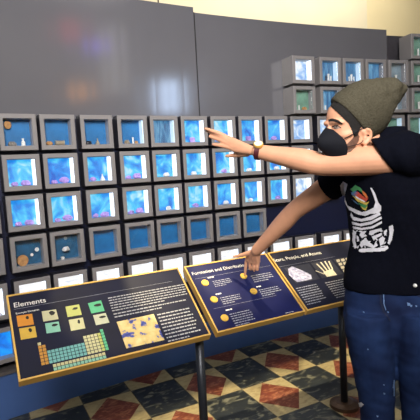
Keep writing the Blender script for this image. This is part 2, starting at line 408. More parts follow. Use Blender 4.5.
def make_box(c, r):
    up = r < 4
    s = (c - 13 + 0.5 + co.get(c, 0) + (.13 if r == 9 else 0)) * U
    if r in (8, 9): z = ZT - 4.05 * U - (r - 8) * 1.08 * U - V / 2 
    else: z = ZT - (r - 4) * V - V / 2 + ro.get(r, 0) * U
    n = 0.058 if up else 0.0
    root = empty('display_box'); root.matrix_world = wallmat(s, n, z)
    bpy.context.view_layer.update()
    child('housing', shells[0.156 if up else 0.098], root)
    look, desc, strip = 'glow_blue', 'glowing blue interior', 'tube'
    if r == 8: look, desc, strip = 'glow_white', 'bright white interior', 'tube'
    elif r == 9: look, desc, strip = 'glow_blue2', 'bright deep blue interior', None
    elif r == 7:
        look, desc, strip = ('teal_back', 'dim teal interior', None) if c < 6 else ('blue_back', 'unlit blue interior', None)
    elif r == 4 and c < 7: look, desc, strip = 'blue_back', 'unlit blue interior', None
    elif r == 4 and c == 7: look, desc, strip = 'blue_back', 'dim blue interior', 'lit_wall_soft'
    elif r == 4 and c == 8: look, desc, strip = 'glow_mid', 'pale blue interior', 'lit_wall_soft'
    elif r in (4, 5, 6) and c >= 13:
        look, desc = 'glow_pale', 'bright pale interior'
        if c > 15: look, desc, strip = 'green_back', 'greenish interior', 'lit_wall_soft'
    elif r == 2:
        look, desc, strip = {13: ('glow_pale', 'bright white and blue interior', 'tube'), 14: ('glow_mid', 'blue interior', 'lit_wall_soft'), 15: ('glow_mid', 'pale blue interior', 'lit_wall_soft'),
                             16: ('glow_mid', 'blue interior', None), 17: ('grey_back', 'dull grey blue interior', None), 18: ('green_back', 'green interior', 'lit_wall_soft')}[c]
    elif r == 3:
        look, desc, strip = {13: ('green_back', 'green interior', None), 14: ('glow_mid', 'blue interior', None), 18: ('green_back', 'green interior', 'lit_wall_soft')}.get(c, ('grey_back', 'grey interior', None))
    elif r == 1: look, desc, strip = 'green_back', 'green interior', 'lit_wall_soft'
    child('back_panel', back_me, root, M[look])
    if strip: child('lit_side_wall', strip_me, root, M[strip])
    child('glass_pane', glass_me, root)
    tag(root, 'grey display box, %s, %s' % (desc, where(c, r)), 'display box', 'grid of grey display boxes')
    # what stands inside
    if r == 4 and c == 4:
        specimen(root, c, r, 'rock1', 'rock_grey', 'grey rock', 'rock', -.035)
        specimen(root, c, r, 'bottle', 'white_obj', 'small white bottle', 'bottle', .03)
        specimen(root, c, r, 'disc', 'rock_tan', 'tan disc', 'disc', -.05, 0.045, .75, z=.025)
    elif r == 4 and c == 5:
        specimen(root, c, r, 'coil', 'metal_spec', 'ribbed metal coil', 'coil', .012, y=.037, sc=.8)
        specimen(root, c, r, 'rock2', 'rock_tan', 'reddish rock', 'rock', -.052, sc=.8)
    elif r == 4 and c == 6:
        specimen(root, c, r, 'rock3', 'dark_obj', 'dark rock', 'rock', -.05, sc=.9)
        specimen(root, c, r, 'flask', 'metal_spec', 'pale metal flask', 'flask', .01, sc=.8)
    elif r == 4 and c == 7:
        specimen(root, c, r, 'rock0', 'metal_spec', 'pale rock', 'rock', -.035, sc=.9)
        specimen(root, c, r, 'vial', 'white_obj', 'white vial', 'vial', .01)
        specimen(root, c, r, 'stack', 'rock_tan', 'brown stacked bars', 'bars', .035, y=.042, sc=.55)
    elif r in (5, 6) and c < 8 and c > 3:
        if r == 5 and c == 6: specimen(root, c, r, 'flask', 'white_obj', 'white flask', 'flask', .025, sc=.9)
        else: specimen(root, c, r, 'rock%d' % ((c + 1) % 4), 'rock_purple', 'small violet rock', 'rock', .022, sc=1.2)
        specimen(root, c, r, 'rock%d' % (c % 4), 'rock_purple', 'low violet rock', 'rock', -.042, sc=.85)
    elif r in (5, 6) and c < 13 and c > 3:
        specimen(root, c, r, 'rock%d' % ((c * r) % 4), 'white_obj' if (c + r) % 3 else 'rock_purple', 'pale lump', 'rock', -.01 if c % 2 else .008, sc=.95)
    elif r == 4 and 8 < c < 13:
        specimen(root, c, r, 'stack' if c % 2 else 'rock2', 'rock_purple', 'violet specimen', 'specimen', -.005)
    elif r == 7 and c == 4:
        specimen(root, c, r, 'disc', 'rock_tan', 'large tan disc', 'disc', -.038, 0.042, 1.1)
        for k, (x, zz) in enumerate(((.022, .0), (.055, .025))):
            specimen(root, c, r, 'disc', 'white_obj', ['small white disc low', 'white disc at right'][k], 'disc', x, .05, (.3, .42)[k], z=-.03 + zz)
    elif r == 7 and c == 5:
        specimen(root, c, r, 'rock0', 'white_obj', 'white curled specimen', 'specimen', -.005, .04, 1.0, z=-.03)
        specimen(root, c, r, 'disc', 'grey_back', 'small grey ring', 'disc', .0, .05, .35, z=.045)
        specimen(root, c, r, 'stack', 'white_obj', 'small white pieces', 'specimen', -.03, .045, .5)
    elif r == 2 and c in (14, 15):
        for k in range(3):
            specimen(root, c, r, 'vial', 'dark_obj' if (k == 0 and c == 14) else 'white_obj', ['left tall vial', 'middle tall vial', 'right tall vial'][k], 'vial', -.02 + .025 * k, sc=1.0 + .4 * (k % 2))
    elif r == 3 and c in (13, 14):
        specimen(root, c, r, 'rock1', 'rock_tan', 'tan rock', 'rock', .02)
        specimen(root, c, r, 'vial', 'white_obj', 'pale vial', 'vial', -.035, sc=.9)
    elif r < 4 and c in (17, 18):
        specimen(root, c, r, 'vial', 'white_obj', 'white tube', 'tube', .0, sc=1.5)
    return root
cells = [(18, 1)] + [(c, 2) for c in range(13, 19)] + [(c, 3) for c in (13, 14, 15, 16, 17, 18)]
cells += [(c, 4) for c in list(range(4, 16)) + [16, 17, 18]] + [(c, 5) for c in range(4, 16)] + [(c, 6) for c in range(3, 15)]
cells += [(c, 7) for c in range(3, 12)] + [(c, 8) for c in range(3, 17)] + [(3, 9)]
for c, r in cells: make_box(c, r)
#PART2
# ------------------------------------------------------------------ reader rail with three sloping panels
PY, PYAW, PZ, PD, PDZ = -1.28, -0.0491, 0.7136, 0.3373, 0.2538
T_ = Vector((cos(PYAW), sin(PYAW), 0)); NB = Vector((-sin(PYAW), cos(PYAW), 0))
SL = (NB * PD + Vector((0, 0, PDZ))); PL = SL.length; SL = SL.normalized(); PN = T_.cross(SL).normalized()
PO = Vector((-1.4, PY, PZ))
PM = Matrix(((T_.x, SL.x, PN.x, PO.x), (T_.y, SL.y, PN.y, PO.y), (T_.z, SL.z, PN.z, PO.z), (0, 0, 0, 1)))
def puv(x, y):
    """where the line of sight through a photo point meets the sloping panel face (panel coordinates)"""
    d = ray(x, y); t = (PO - CAM).dot(PN) / d.dot(PN); q = CAM + d * t - PO
    return q.dot(T_), q.dot(SL)
EPS = 0.0006
def flat(bm, pts, h=EPS, mi=0, px=True, ox=0.0):
    q = [puv(*p) if px else p for p in pts]
    top = [bm.verts.new((a - ox, b, h)) for a, b in q]
    bm.faces.new(top).material_index = mi
def raised(bm, x0, x1, y0, y1, z0, z1, mi=0): box(bm, x0, x1, y0, y1, z0, z1, mi)
def panel(u0, u1, face, label, title, tpos, tw, parts):
    root = empty('information_panel'); root.matrix_world = PM @ Matrix.Translation((u0, 0, 0))
    W_ = u1 - u0
    bpy.context.view_layer.update()
    bm = bmesh.new(); raised(bm, 0.007, W_ - 0.007, 0.007, PL - 0.007, -0.03, 0.0)
    obj('board', bm, M[face], root)
    bm = bmesh.new(); e = 0.0075
    for a, b, c, d in ((0, W_, 0, e), (0, W_, PL - e, PL), (0, e, e, PL - e), (W_ - e, W_, e, PL - e)):
        raised(bm, a, b, c, d, -0.034, 0.0025)
    obj('brass_edge', bm, M['brass'], root)
    bm = bmesh.new(); raised(bm, 0.03, W_ - 0.03, 0.03, PL - 0.03, -0.05, -0.0305); obj('backing', bm, M['black'], root)
    # title
    cu = bpy.data.curves.new('t', 'FONT'); cu.body = title; cu.size = 1.0
    to = bpy.data.objects.new('t', cu); C.objects.link(to); bpy.context.view_layer.update()
    me = bpy.data.meshes.new_from_object(to.evaluated_get(bpy.context.evaluated_depsgraph_get())); bpy.data.objects.remove(to)
    xs = [v.co.x for v in me.vertices]; k = tw / (max(xs) - min(xs))
    a, b = puv(*tpos)
    for v in me.vertices: v.co = Vector((v.co.x * k + a - u0, v.co.y * k + b, 0.0009))
    me.materials.clear(); me.materials.append(M['ink'])
    o = bpy.data.objects.new('title', me); C.objects.link(o); o.parent = root
    tag(root, label, 'information panel', None)
    return root
def words(bm, x0, x1, y, h, ox, seed, mi=0):
    r = random.Random(seed); x = x0
    while x < x1 - 0.004:
        l = min(r.uniform(.006, .022), x1 - x)
        quad(bm, [(x - ox, y, EPS), (x + l - ox, y, EPS), (x + l - ox, y + h, EPS), (x - ox, y + h, EPS)], mi)
        x += l + 0.0035
def paragraph(root, name, tl, tr, bl, n, u0, seed, mat='ink_mid', hfrac=.34, ragged=.06):
    a, b = puv(*tl), puv(*tr); c = puv(*bl)
    x0 = (a[0] + c[0]) / 2; wd = b[0] - a[0]; bm = bmesh.new(); r = random.Random(seed)
    dy = (a[1] - c[1]) / max(1, n)
    for i in range(n):
        words(bm, x0, x0 + wd * (1 - r.uniform(0, ragged) - (.35 if i == n - 1 else 0)), a[1] - (i + .75) * dy, dy * hfrac, u0, seed * 31 + i)
    return obj(name, bm, M[mat], root)
A0, A1, B0, B1, C0, C1 = -0.971, -0.157, -0.123, 0.389, 0.4015, 1.20
def line(root, p, q, u0, mat='ink_dim', h=0.0012):
    a, b = puv(*p), puv(*q); y = (a[1] + b[1]) / 2; bm = bmesh.new()
    quad(bm, [(a[0] - u0, y, EPS), (b[0] - u0, y, EPS), (b[0] - u0, y + h, EPS), (a[0] - u0, y + h, EPS)])
    obj('divider_line', bm, M[mat], root)

# ---- panel one
tl_, tr_ = puv(13.6, 307.6), puv(45.4, 302)
r1 = panel(A0, A1, 'board', 'sloping navy information panel headed Elements with a coloured periodic chart, brass edged', 'Elements', (13.6, 307.8), tr_[0] - tl_[0], None)
line(r1, (14, 310), (172, 281.2), A0)
def small_title(root, body, p, q, u0):
    cu = bpy.data.curves.new('t', 'FONT'); cu.body = body
    to = bpy.data.objects.new('t', cu); C.objects.link(to); bpy.context.view_layer.update()
    me = bpy.data.meshes.new_from_object(to.evaluated_get(bpy.context.evaluated_depsgraph_get())); bpy.data.objects.remove(to)
    a, b = puv(*p), puv(*q); xs = [v.co.x for v in me.vertices]; k = (b[0] - a[0]) / (max(xs) - min(xs))
    for v in me.vertices: v.co = Vector((v.co.x * k + a[0] - u0, v.co.y * k + a[1], 0.0009))
    me.materials.clear(); me.materials.append(M['ink'])
    o = bpy.data.objects.new('subtitle', me); C.objects.link(o); o.parent = root
small_title(r1, 'Example Elements', (15.8, 314.6), (39, 310.2), A0)
cols = {'orange': (224, 142, 34), 'yellow': (222, 180, 62), 'cream': (206, 202, 160), 'mint': (142, 206, 180), 'lime': (200, 204, 110), 'green': (88, 196, 140), 'cream2': (214, 210, 158), 'cream3': (206, 208, 176),
        'teal': (120, 190, 186), 'pale': (214, 206, 150), 'amber': (214, 150, 52)}
for k, v in cols.items(): M['card_' + k] = plain('print_' + k, tuple(int(c_ * .86 + 6) for c_ in v), 0.5, var=0.06, scale=40)
def card(px, colr, shape):
    bm = bmesh.new(); flat(bm, px, 0.0008, 0, True, A0)
    # small dark picture and the symbol dashes on the card
    q = [puv(*p) for p in px]; x0 = q[0][0]; x1 = q[1][0]; y0 = q[3][1]; y1 = q[0][1]; wd, hh = x1 - x0, y1 - y0
    n = 7; cx, cy = x0 + wd * .66 - A0, y0 + hh * .66
    pts = [(cx + wd * shape[0] * cos(2 * pi * i / n) * (1 + .25 * sin(i * 2.3 + shape[2])), cy + hh * shape[1] * sin(2 * pi * i / n), 0.0012) for i in range(n)]
    bm.faces.new([bm.verts.new(p) for p in pts]).material_index = 1
    obj('element_card', bm, [M['card_' + colr], M['black']], r1)
card([(16.4, 316), (32, 313.8), (34, 324.6), (18, 327)], 'orange', (.1, .16, 0))
card([(19, 328.6), (35, 326.2), (37, 337.2), (21, 340)], 'yellow', (.1, .2, 1))
card([(41.6, 311.6), (56, 309.4), (58.6, 319.2), (43.4, 321.8)], 'cream', (.2, .24, 2))
card([(45, 323.6), (58.6, 321.6), (60.8, 331.4), (46.6, 333.6)], 'mint', (.26, .14, 3))
card([(65.4, 306.8), (79, 304.4), (81.8, 314.8), (67.6, 317.2)], 'lime', (.24, .12, 4))
card([(68.6, 320), (82.8, 317.6), (85.4, 328.4), (71, 331)], 'cream2', (.1, .2, 5))
card([(87.8, 303.4), (101, 300.4), (104.6, 311), (91.4, 313.6)], 'green', (.28, .14, 6))
card([(93, 315.4), (105.6, 313), (109.4, 322.6), (96, 325.4)], 'cream3', (.26, .12, 7))
# the periodic chart
a = puv(35.4, 342.8); b = puv(102, 329.4); c = puv(43, 365.6); d = puv(106, 352)
x0, x1 = a[0] + .006, b[0] + .004; y1 = (a[1] + b[1]) / 2; y0 = (c[1] + 0 * d[1]) 
cw = (x1 - x0) / 18; ch = (y1 - y0) / 7
cmats = ['amber', 'pale', 'teal', 'cream2', 'green', 'lime', 'mint']
bm = bmesh.new()
def cell(i, j, mi, dy=0):
    g = cw * .08
    X0, Y1 = x0 + i * cw - A0, y1 - j * ch - dy
    quad(bm, [(X0 + g, Y1 - ch + g, .0009), (X0 + cw - g, Y1 - ch + g, .0009), (X0 + cw - g, Y1 - g, .0009), (X0 + g, Y1 - g, .0009)], mi)
for j in range(7):
    for i in range(18):
        if j == 0 and i not in (0, 17): continue
        if j in (1, 2) and 1 < i < 12: continue
        mi = 0 if i < 2 and not (j == 0) else 2
        if j == 0 and i == 0: mi = 3
        if i >= 12: mi = 3
        if i == 17: mi = 4
        if i == 16: mi = 5
        cell(i, j, mi)
for j in range(2):
    for i in range(3, 17): cell(i - 0.3, 7 + j, 1 if j == 0 else 6, ch * .3)
obj('periodic_chart', bm, [M['card_' + k] for k in cmats], r1)
for p, q in (((48, 340.6), (58, 338.4)), ((38, 357.6), (28, 356)), ((52, 338), (57, 336.5))): pass
paragraph(r1, 'paragraph', (107, 297), (184, 281.5), (113, 312), 6, A0, 3)
paragraph(r1, 'paragraph', (113, 312.6), (188, 297.6), (115, 318.5), 2, A0, 5)
paragraph(r1, 'paragraph', (157, 313), (190, 306), (168, 343), 9, A0, 8)
M['map'] = None
m, nt, bs = nm('map_print')
tc = nt.nodes.new('ShaderNodeTexCoord'); nz = nt.nodes.new('ShaderNodeTexNoise'); nz.inputs['Scale'].default_value = 26; nz.inputs['Detail'].default_value = 5
nt.links.new(tc.outputs['Object'], nz.inputs['Vector']); cr = nt.nodes.new('ShaderNodeValToRGB'); cr.color_ramp.interpolation = 'LINEAR'
e = cr.color_ramp.elements
e.new(.5); e.new(.55)
for k, (p_, c_) in enumerate(((.32, (34, 42, 120)), (.41, (70, 84, 160)), (.45, (206, 178, 108)), (.70, (226, 204, 146)))): e[k].position = p_; e[k].color = srgb(*c_)
nt.links.new(nz.outputs['Fac'], cr.inputs['Fac']); nt.links.new(cr.outputs['Color'], bs.inputs['Base Color'])
M['map'] = m
bm = bmesh.new(); flat(bm, [(116.6, 322), (153.6, 314), (164.6, 340), (126.4, 348.6)], .0008, 0, True, A0); obj('map_picture', bm, M['map'], r1)

# ---- panel two
t0, t1 = puv(192.4, 275.2), puv(246.5, 266.0)
r2 = panel(B0, B1, 'board_blue', 'deep blue sloping information panel with round gold discs, touched by the pointing finger', 'Formation and Distribution', (192.4, 275.4), t1[0] - t0[0], None)
line(r2, (195, 279), (270, 266), B0)
for k, (px, py) in enumerate(((205, 283), (214, 299.6), (224.6, 318), (243.6, 276.2), (253.6, 291.4))):
    a = puv(px, py); bm = bmesh.new(); R = .0195; X, Y = a[0] - B0, a[1]
    cyl(bm, (X, Y, 0), (X, Y, .004), R, R * .96, n=28)
    o = obj('gold_disc', bm, M['gold'], r2)
    bm = bmesh.new(); random.seed(k)
    for j in range(5):
        an = j * 2 * pi / 5 + k; rr = R * .38
        bmesh.ops.create_icosphere(bm, subdivisions=1, radius=R * .22, matrix=Matrix.Translation((X + rr * cos(an), Y + rr * sin(an), .0042)) @ Matrix.Diagonal((1, 1, .3, 1)))
    obj('relief', bm, M['brass'], o)
for k, (tl, tr, bl, n) in enumerate((((213, 280.5), (231, 277), (214.5, 287.5), 4), ((220, 297), (240, 293.4), (223, 305), 4), ((230, 313), (251, 309), (235, 327), 6),
                                     ((251, 275), (272, 271), (254, 283), 4), ((259, 289), (279, 285), (262, 297), 4))):
    paragraph(r2, 'paragraph', tl, tr, bl, n, B0, 20 + k, 'ink_dim')
for k, (px, py) in enumerate(((208, 278.4), (216, 295), (226, 311), (256.6, 287.6))):
    a = puv(px, py); bm = bmesh.new(); words(bm, a[0], a[0] + .035, a[1], .007, B0, k); obj('heading', bm, M['ink'], r2)
line(r2, (213, 308), (277, 296.4), B0)
paragraph(r2, 'paragraph', (285.5, 312.2), (298, 309.6), (286, 314), 1, B0, 40)

# ---- panel three
t0, t1 = puv(274.4, 262), puv(321.5, 253.6)
r3 = panel(C0, C1, 'board', 'sloping dark panel headed Stars, People, and Atoms, partly behind the man', 'Stars, People, and Atoms', (274.4, 262.2), t1[0] - t0[0], None)
line(r3, (279, 266.8), (335, 257), C0)
M['pic_dark'] = plain('dark_picture', (34, 36, 52), .5, var=.3, scale=30)
M['crystal'] = plain('crystal_print', (120, 120, 160), .6, rgb2=(225, 222, 235), scale=60, detail=6)
M['bone'] = plain('bone_print', (206, 196, 172), .6, var=.15, scale=50)
bm = bmesh.new()
flat(bm, [(284, 268), (309, 263.6), (320, 279), (296, 283.6)], .0008, 0, True, C0)
pts = [(288, 269), (292, 266.5), (297, 268.6), (303, 271), (311, 275), (312, 279), (304, 281), (297, 282), (293, 279), (289, 275)]
flat(bm, pts, .0012, 1, True, C0); obj('crystal_picture', bm, [M['pic_dark'], M['crystal']], r3)
bm = bmesh.new(); flat(bm, [(311, 263.4), (331, 259.8), (343, 274), (322, 278.4)], .0008, 0, True, C0)
for (p, q) in (((316, 264), (325, 273)), ((320, 262.4), (327, 271.4)), ((324, 261.4), (329.6, 270.6)), ((328, 261.4), (332, 269.8)), ((315, 271), (324, 274.4))):
    flat(bm, [p, (p[0] + 1.3, p[1] - .2), (q[0] + 1.3, q[1] - .2), q], .0012, 1, True, C0)
flat(bm, [(323, 272), (332, 269), (337, 275), (327, 277)], .0012, 1, True, C0)
obj('skeleton_hand_picture', bm, [M['pic_dark'], M['bone']], r3)
bm = bmesh.new(); flat(bm, [(333, 259.4), (356, 255.4), (368, 269), (345, 273.6)], .0008, 0, True, C0)
random.seed(4)
for i in range(5):
    for j in range(4):
        x, y = 336 + i * 4.6 + j * 2.2, 260 + j * 3.3 - i * .8
        flat(bm, [(x, y), (x + 3, y - .8), (x + 4.2, y + 1), (x + 3.4, y + 2.2), (x + 1, y + 2.4)], .0012, 1, True, C0)
obj('bone_fragments_picture', bm, [M['pic_dark'], M['bone']], r3)
paragraph(r3, 'paragraph', (297, 287), (318, 283), (306, 306), 8, C0, 50, 'ink_dim')
paragraph(r3, 'paragraph', (326, 281.6), (348, 277.4), (335, 299), 8, C0, 51)
# brass strip joining panels two and three is their own edges; the posts that carry the rail
def post(x, y, base, label, ztop):
    root = empty('panel_post', loc=(x, y, 0)); bpy.context.view_layer.update()
    bm = bmesh.new(); cyl(bm, (0, 0, .012), (0, 0, ztop), .021, n=20); obj('pole', bm, M['pole'], root, smooth=False)
    for p_ in root.children[0].data.polygons: p_.use_smooth = len(p_.vertices) == 4
    bm = bmesh.new(); cyl(bm, (0, 0, 0), (0, 0, .022), .085, .085, n=36); cyl(bm, (0, 0, .022), (0, 0, .032), .082, .05, n=36)
    obj('base_disc', bm, M['bronze'], root)
    bm = bmesh.new(); box(bm, -.05, .05, -.03, .03, ztop, ztop + .006); obj('mounting_plate', bm, M['black'], root)
    tag(root, label, 'post', 'posts under the reader rail')
post(-1.563, -1.165, True, 'dark round post under the gap between the Elements and disc panels', .69)
post(-0.588, -1.138, True, 'dark round post on a round bronze base beside the jeans', .70)

# ------------------------------------------------------------------ the visitor
def catmull(P, n):
    out = []
    L = [P[0] + (P[0] - P[1])] + list(P) + [P[-1] + (P[-1] - P[-2])]
    for i in range(1, len(L) - 2):
        for k in range(n):
            t = k / n; a, b, c, d = L[i - 1], L[i], L[i + 1], L[i + 2]
            out.append(.5 * ((2 * b) + (c - a) * t + (2 * a - 5 * b + 4 * c - d) * t * t + (3 * b - a - 3 * c + d) * t ** 3))
    out.append(L[-2]); return out
def tube(bm, pts, ra, rb=None, ref=(0, 0, 1), n=20, sub=5, cap=True, power=2.0):
    """tapering limb along pts; ra across ref, rb along ref"""
    import mathutils
    pts = [Vector(p) for p in pts]; rb = rb or ra
    data = [mathutils.Vector((*p, a, b)) for p, a, b in zip(pts, ra, rb)]
    D = catmull(data, sub)
    ref = Vector(ref); rings = []
    for i, q in enumerate(D):
        p = Vector(q[:3]); a, b = q[3], q[4]
        q0 = Vector(D[max(0, i - 1)][:3]); q1 = Vector(D[min(len(D) - 1, i + 1)][:3])
        t = (q1 - q0).normalized(); x = t.cross(ref).normalized(); y = x.cross(t).normalized()
        rr = []
        for k in range(n):
            c_, s_ = cos(2 * pi * k / n), sin(2 * pi * k / n)
            cx = math.copysign(abs(c_) ** (2 / power), c_); sy = math.copysign(abs(s_) ** (2 / power), s_)
            rr.append(p + x * cx * a + y * sy * b)
        rings.append((rr, p, t, a, b))
    if cap:
        for end in (0, -1):
            rr, p, t, a, b = rings[end]; s = -1 if end == 0 else 1; ext = []
            for f, sc in ((.5, .82), (.85, .45)):
                ext.append(([p + (v - p) * sc + t * s * f * min(a, b) for v in rr], p, t, a, b))
            rings = (ext[::-1] + rings) if end == 0 else (rings + ext)
    V_ = [[bm.verts.new(v) for v in r[0]] for r in rings]
    for A, B in zip(V_, V_[1:]):
        for k in range(n): bm.faces.new((A[k], A[(k + 1) % n], B[(k + 1) % n], B[k]))
    bm.faces.new(V_[0][::-1]); bm.faces.new(V_[-1])
def sections(bm, secs, n=28, sub=4, power=2.2):
    """stacked ellipses: (centre, width axis, half width, depth axis, half depth)"""
    import mathutils
    data = [mathutils.Vector((*c, *(wx), a, *(dx), b)) for c, wx, a, dx, b in secs]
    D = catmull(data, sub); R = []
    for q in D:
        c = Vector(q[:3]); wx = Vector(q[3:6]).normalized(); a = q[6]; dx = Vector(q[7:10]).normalized(); b = q[10]
        ring = []
        for k in range(n):
            c_, s_ = cos(2 * pi * k / n), sin(2 * pi * k / n)
            ring.append(bm.verts.new(c + wx * a * math.copysign(abs(c_) ** (2 / power), c_) + dx * b * math.copysign(abs(s_) ** (2 / power), s_)))
        R.append(ring)
    for A, B in zip(R, R[1:]):
        for k in range(n): bm.faces.new((A[k], A[(k + 1) % n], B[(k + 1) % n], B[k]))
    bm.faces.new(R[0][::-1]); bm.faces.new(R[-1])
def fuse(name, bm, mat, parent, voxel, smooth_it=4, fac=0.5, displace=None):
    """fuse overlapping volumes into one continuous skin"""
    o = obj(name, bm, mat)
    rm = o.modifiers.new('r', 'REMESH'); rm.mode = 'VOXEL'; rm.voxel_size = voxel
    sm = o.modifiers.new('s', 'SMOOTH'); sm.iterations = smooth_it; sm.factor = fac
    bpy.context.view_layer.update()
    me = bpy.data.meshes.new_from_object(o.evaluated_get(bpy.context.evaluated_depsgraph_get()))
    o.modifiers.clear(); o.data = me
    if displace:
        nrm = [v.normal.copy() for v in me.vertices]
        for v, n_ in zip(me.vertices, nrm): v.co = v.co + n_ * displace(v.co)
    for p_ in me.polygons: p_.use_smooth = True
    o.parent = parent
    return o
def bvh(o):
    me = o.data
    return BVHTree.FromPolygons([v.co.copy() for v in me.vertices], [tuple(p.vertices) for p in me.polygons])
Z = Vector((0, 0, 1))
shL, shR = pix(408, 158, 1.60), pix(352, 170, 1.86)
wax = (shL - shR); wax.z = 0; wax.normalize(); dax = wax.cross(Z) * -1   # width axis and depth axis
if dax.dot(CF) > 0: dax = -dax                                           # chest direction, towards the viewer's left
fx = Vector((dax.x, dax.y, 0)).normalized()
pw = Vector((0.62, -0.78, 0)).normalized(); pd = Vector((-0.78, -0.62, 0)).normalized()
def mixd(a, b, t): return (a * (1 - t) + b * t).normalized()
neck = pix(381, 150, 1.735); chest = pix(386, 192, 1.75); waist = pix(391, 242, 1.77); hem = pix(388.5, 286, 1.78); hip = pix(389.5, 312, 1.78)
sh = pix(383, 166, 1.735)
person = empty('person', loc=(hip.x, hip.y, 0)); bpy.context.view_layer.update()
def local(o):
    o.parent = person; o.matrix_parent_inverse = person.matrix_world.inverted(); return o
# arms
elL, wrL = pix(322, 164, 1.715), pix(258, 151.5, 1.81)
elR, wrR = pix(296, 209.5, 2.06), pix(256.5, 250.5, 2.27)
print('arm L', (elL - shL).length, (wrL - elL).length, 'arm R', (elR - shR).length, (wrR - elR).length, 'shoulders', (shL - shR).length)
# legs
hR, hL = pix(369, 326, 1.74), pix(418, 326, 1.70)
kR, kL = pix(377, 402, 1.77), pix(419, 402, 1.73)
aR = Vector((kR.x + .02, kR.y + .03, .09)); aL = Vector((kL.x + .02, kL.y - .01, .09))
# head frame
HC = pix(351, 128, 1.70)
hf = Vector((-0.97, 0.20, -0.02)).normalized(); hl = Z.cross(hf).normalized(); hu = hf.cross(hl).normalized()
roll = Matrix.Rotation(radians(4), 3, hf)
def H(f, l, u): return HC + hf * f + hl * l + hu * u
bm = bmesh.new()
# torso, kept slimmer than the clothes
sections(bm, [(hip - Z * .04, pw, .135, pd, .085), (hem, pw, .14, pd, .092), (waist, mixd(pw, wax, .5), .135, mixd(pd, fx, .5), .095),
              (chest, wax, .15, fx, .105), (sh, wax, .13, fx, .075), (neck + Z * .0, wax, .065, fx, .06)])
tube(bm, [neck - Z * .03, neck + Z * .01, H(-.03, 0, -.06), H(-.015, 0, 0)], [.062, .06, .056, .055], ref=hl)
# head
def hsec(u, fc, a, b): return (H(fc, 0, u), hl, a, hf, b)
sections(bm, [hsec(-.118, .062, .018, .016), hsec(-.108, .052, .036, .036), hsec(-.085, .036, .052, .056), hsec(-.055, .020, .061, .072), hsec(-.02, .006, .067, .086),
              hsec(.015, .0, .071, .093), hsec(.05, -.003, .073, .094), hsec(.08, -.005, .066, .084), hsec(.102, -.006, .046, .06), hsec(.113, -.006, .02, .025)], power=2.15)
# nose, brow ridge, cheek, ears
tube(bm, [H(.088, 0, .012), H(.100, 0, -.008), H(.113, 0, -.03), H(.098, 0, -.042)], [.009, .010, .014, .010], ref=hl, n=12, sub=3)
for s in (-1, 1):
    tube(bm, [H(.090, s * .008, .020), H(.088, s * .03, .024), H(.070, s * .05, .018)], [.008, .009, .007], n=10, sub=3)
    tube(bm, [H(.072, s * .03, -.028), H(.058, s * .048, -.026), H(.03, s * .060, -.02)], [.013, .014, .010], n=10, sub=3)
    ear = [(-.008, .028), (-.018, .023), (-.022, .010), (-.017, -.008), (-.007, -.020), (.0, -.024)]
    tube(bm, [H(f - .002, s * (.074 + .008 * max(0, min(1, -f / .022))), u - .040) for f, u in ear], [.006] * 4 + [.0065, .007], n=10, sub=3)
    tube(bm, [H(.004, s * .066, -.016), H(-.006, s * .0705, -.026), H(-.006, s * .070, -.046), H(.002, s * .064, -.058)], [.008, .009, .009, .007], n=10, sub=3)
# arms
def arm(S, E, Wr, rs):
    pts = [S, S.lerp(E, .3), S.lerp(E, .65), E, E.lerp(Wr, .28), E.lerp(Wr, .65), Wr]
    tube(bm, pts, rs, ref=Z)
arm(shL, elL, wrL, [.056, .055, .051, .044, .045, .036, .028])
arm(shR, elR, wrR, [.056, .053, .048, .042, .043, .035, .028])
# left hand, stretched towards the boxes
def finger(pts, r): tube(bm, pts, r, n=10, sub=3)
kn = [pix(229, 138.5, 1.905), pix(230, 142, 1.895), pix(232, 146, 1.885), pix(235, 150, 1.875)]
tips = [pix(205.5, 128.6, 1.955), pix(206.5, 130.8, 1.975), pix(209.5, 136.5, 1.965), pix(213.0, 144.4, 1.945)]
nearW = pix(250, 150.5, 1.83)
handL_dir = (kn[1] - nearW).normalized()
for k in range(4):
    tube(bm, [wrL.lerp(nearW, .7), nearW.lerp(kn[k], .55), kn[k]], [.019, .016, .0115], n=12, sub=3)
    mid = kn[k].lerp(tips[k], .5) + Z * .004
    finger([kn[k], kn[k].lerp(tips[k], .25) + Z * .004, mid, kn[k].lerp(tips[k], .78) + Z * .002, tips[k]], [.0105, .0092, .0088, .0078, .0062])
for k in range(3): tube(bm, [kn[k], kn[k + 1]], [.0115, .0115], n=12, sub=2)
tt = pix(226.5, 156, 1.925)
finger([pix(247, 153.5, 1.85), pix(240, 154.5, 1.88), pix(233, 155.5, 1.905), tt], [.014, .012, .009, .0068])
# right hand, forefinger down on a gold disc
def onpanel(x, y, h):
    a, b = puv(x, y); return PO + T_ * a + SL * b + PN * h
tipR = onpanel(244.5, 276.0, .0105)
dR = CF.dot(tipR - CAM)
knR = [pix(247.0, 259.0, dR - .035), pix(250.5, 261.2, dR - .065), pix(254.3, 262.4, dR - .09), pix(258, 262.2, dR - .112)]
nW = pix(256.5, 251.5, dR - .115)
for k in range(4):
    tube(bm, [wrR, wrR.lerp(knR[k], .5) + Z * .004, knR[k]], [.021, .017, .0115], n=12, sub=3)
for k in range(3): tube(bm, [knR[k], knR[k + 1]], [.0115, .0115], n=12, sub=2)
finger([knR[0], knR[0].lerp(tipR, .35) + Z * .012, knR[0].lerp(tipR, .68) + Z * .009, tipR], [.0105, .0095, .0085, .0065])
for k in (1, 2, 3):
    a_ = knR[k]; dn = (tipR - knR[0]).normalized()
    p1 = a_ + dn * .03 - Z * .002; p2 = p1 - Z * .02 + (wrR - a_).normalized() * .012; p3 = p2 + (wrR - a_).normalized() * .02
    finger([a_, p1, p2, p3], [.0105, .0095, .0085, .007])
tb = pix(234, 256.6, dR - .05)
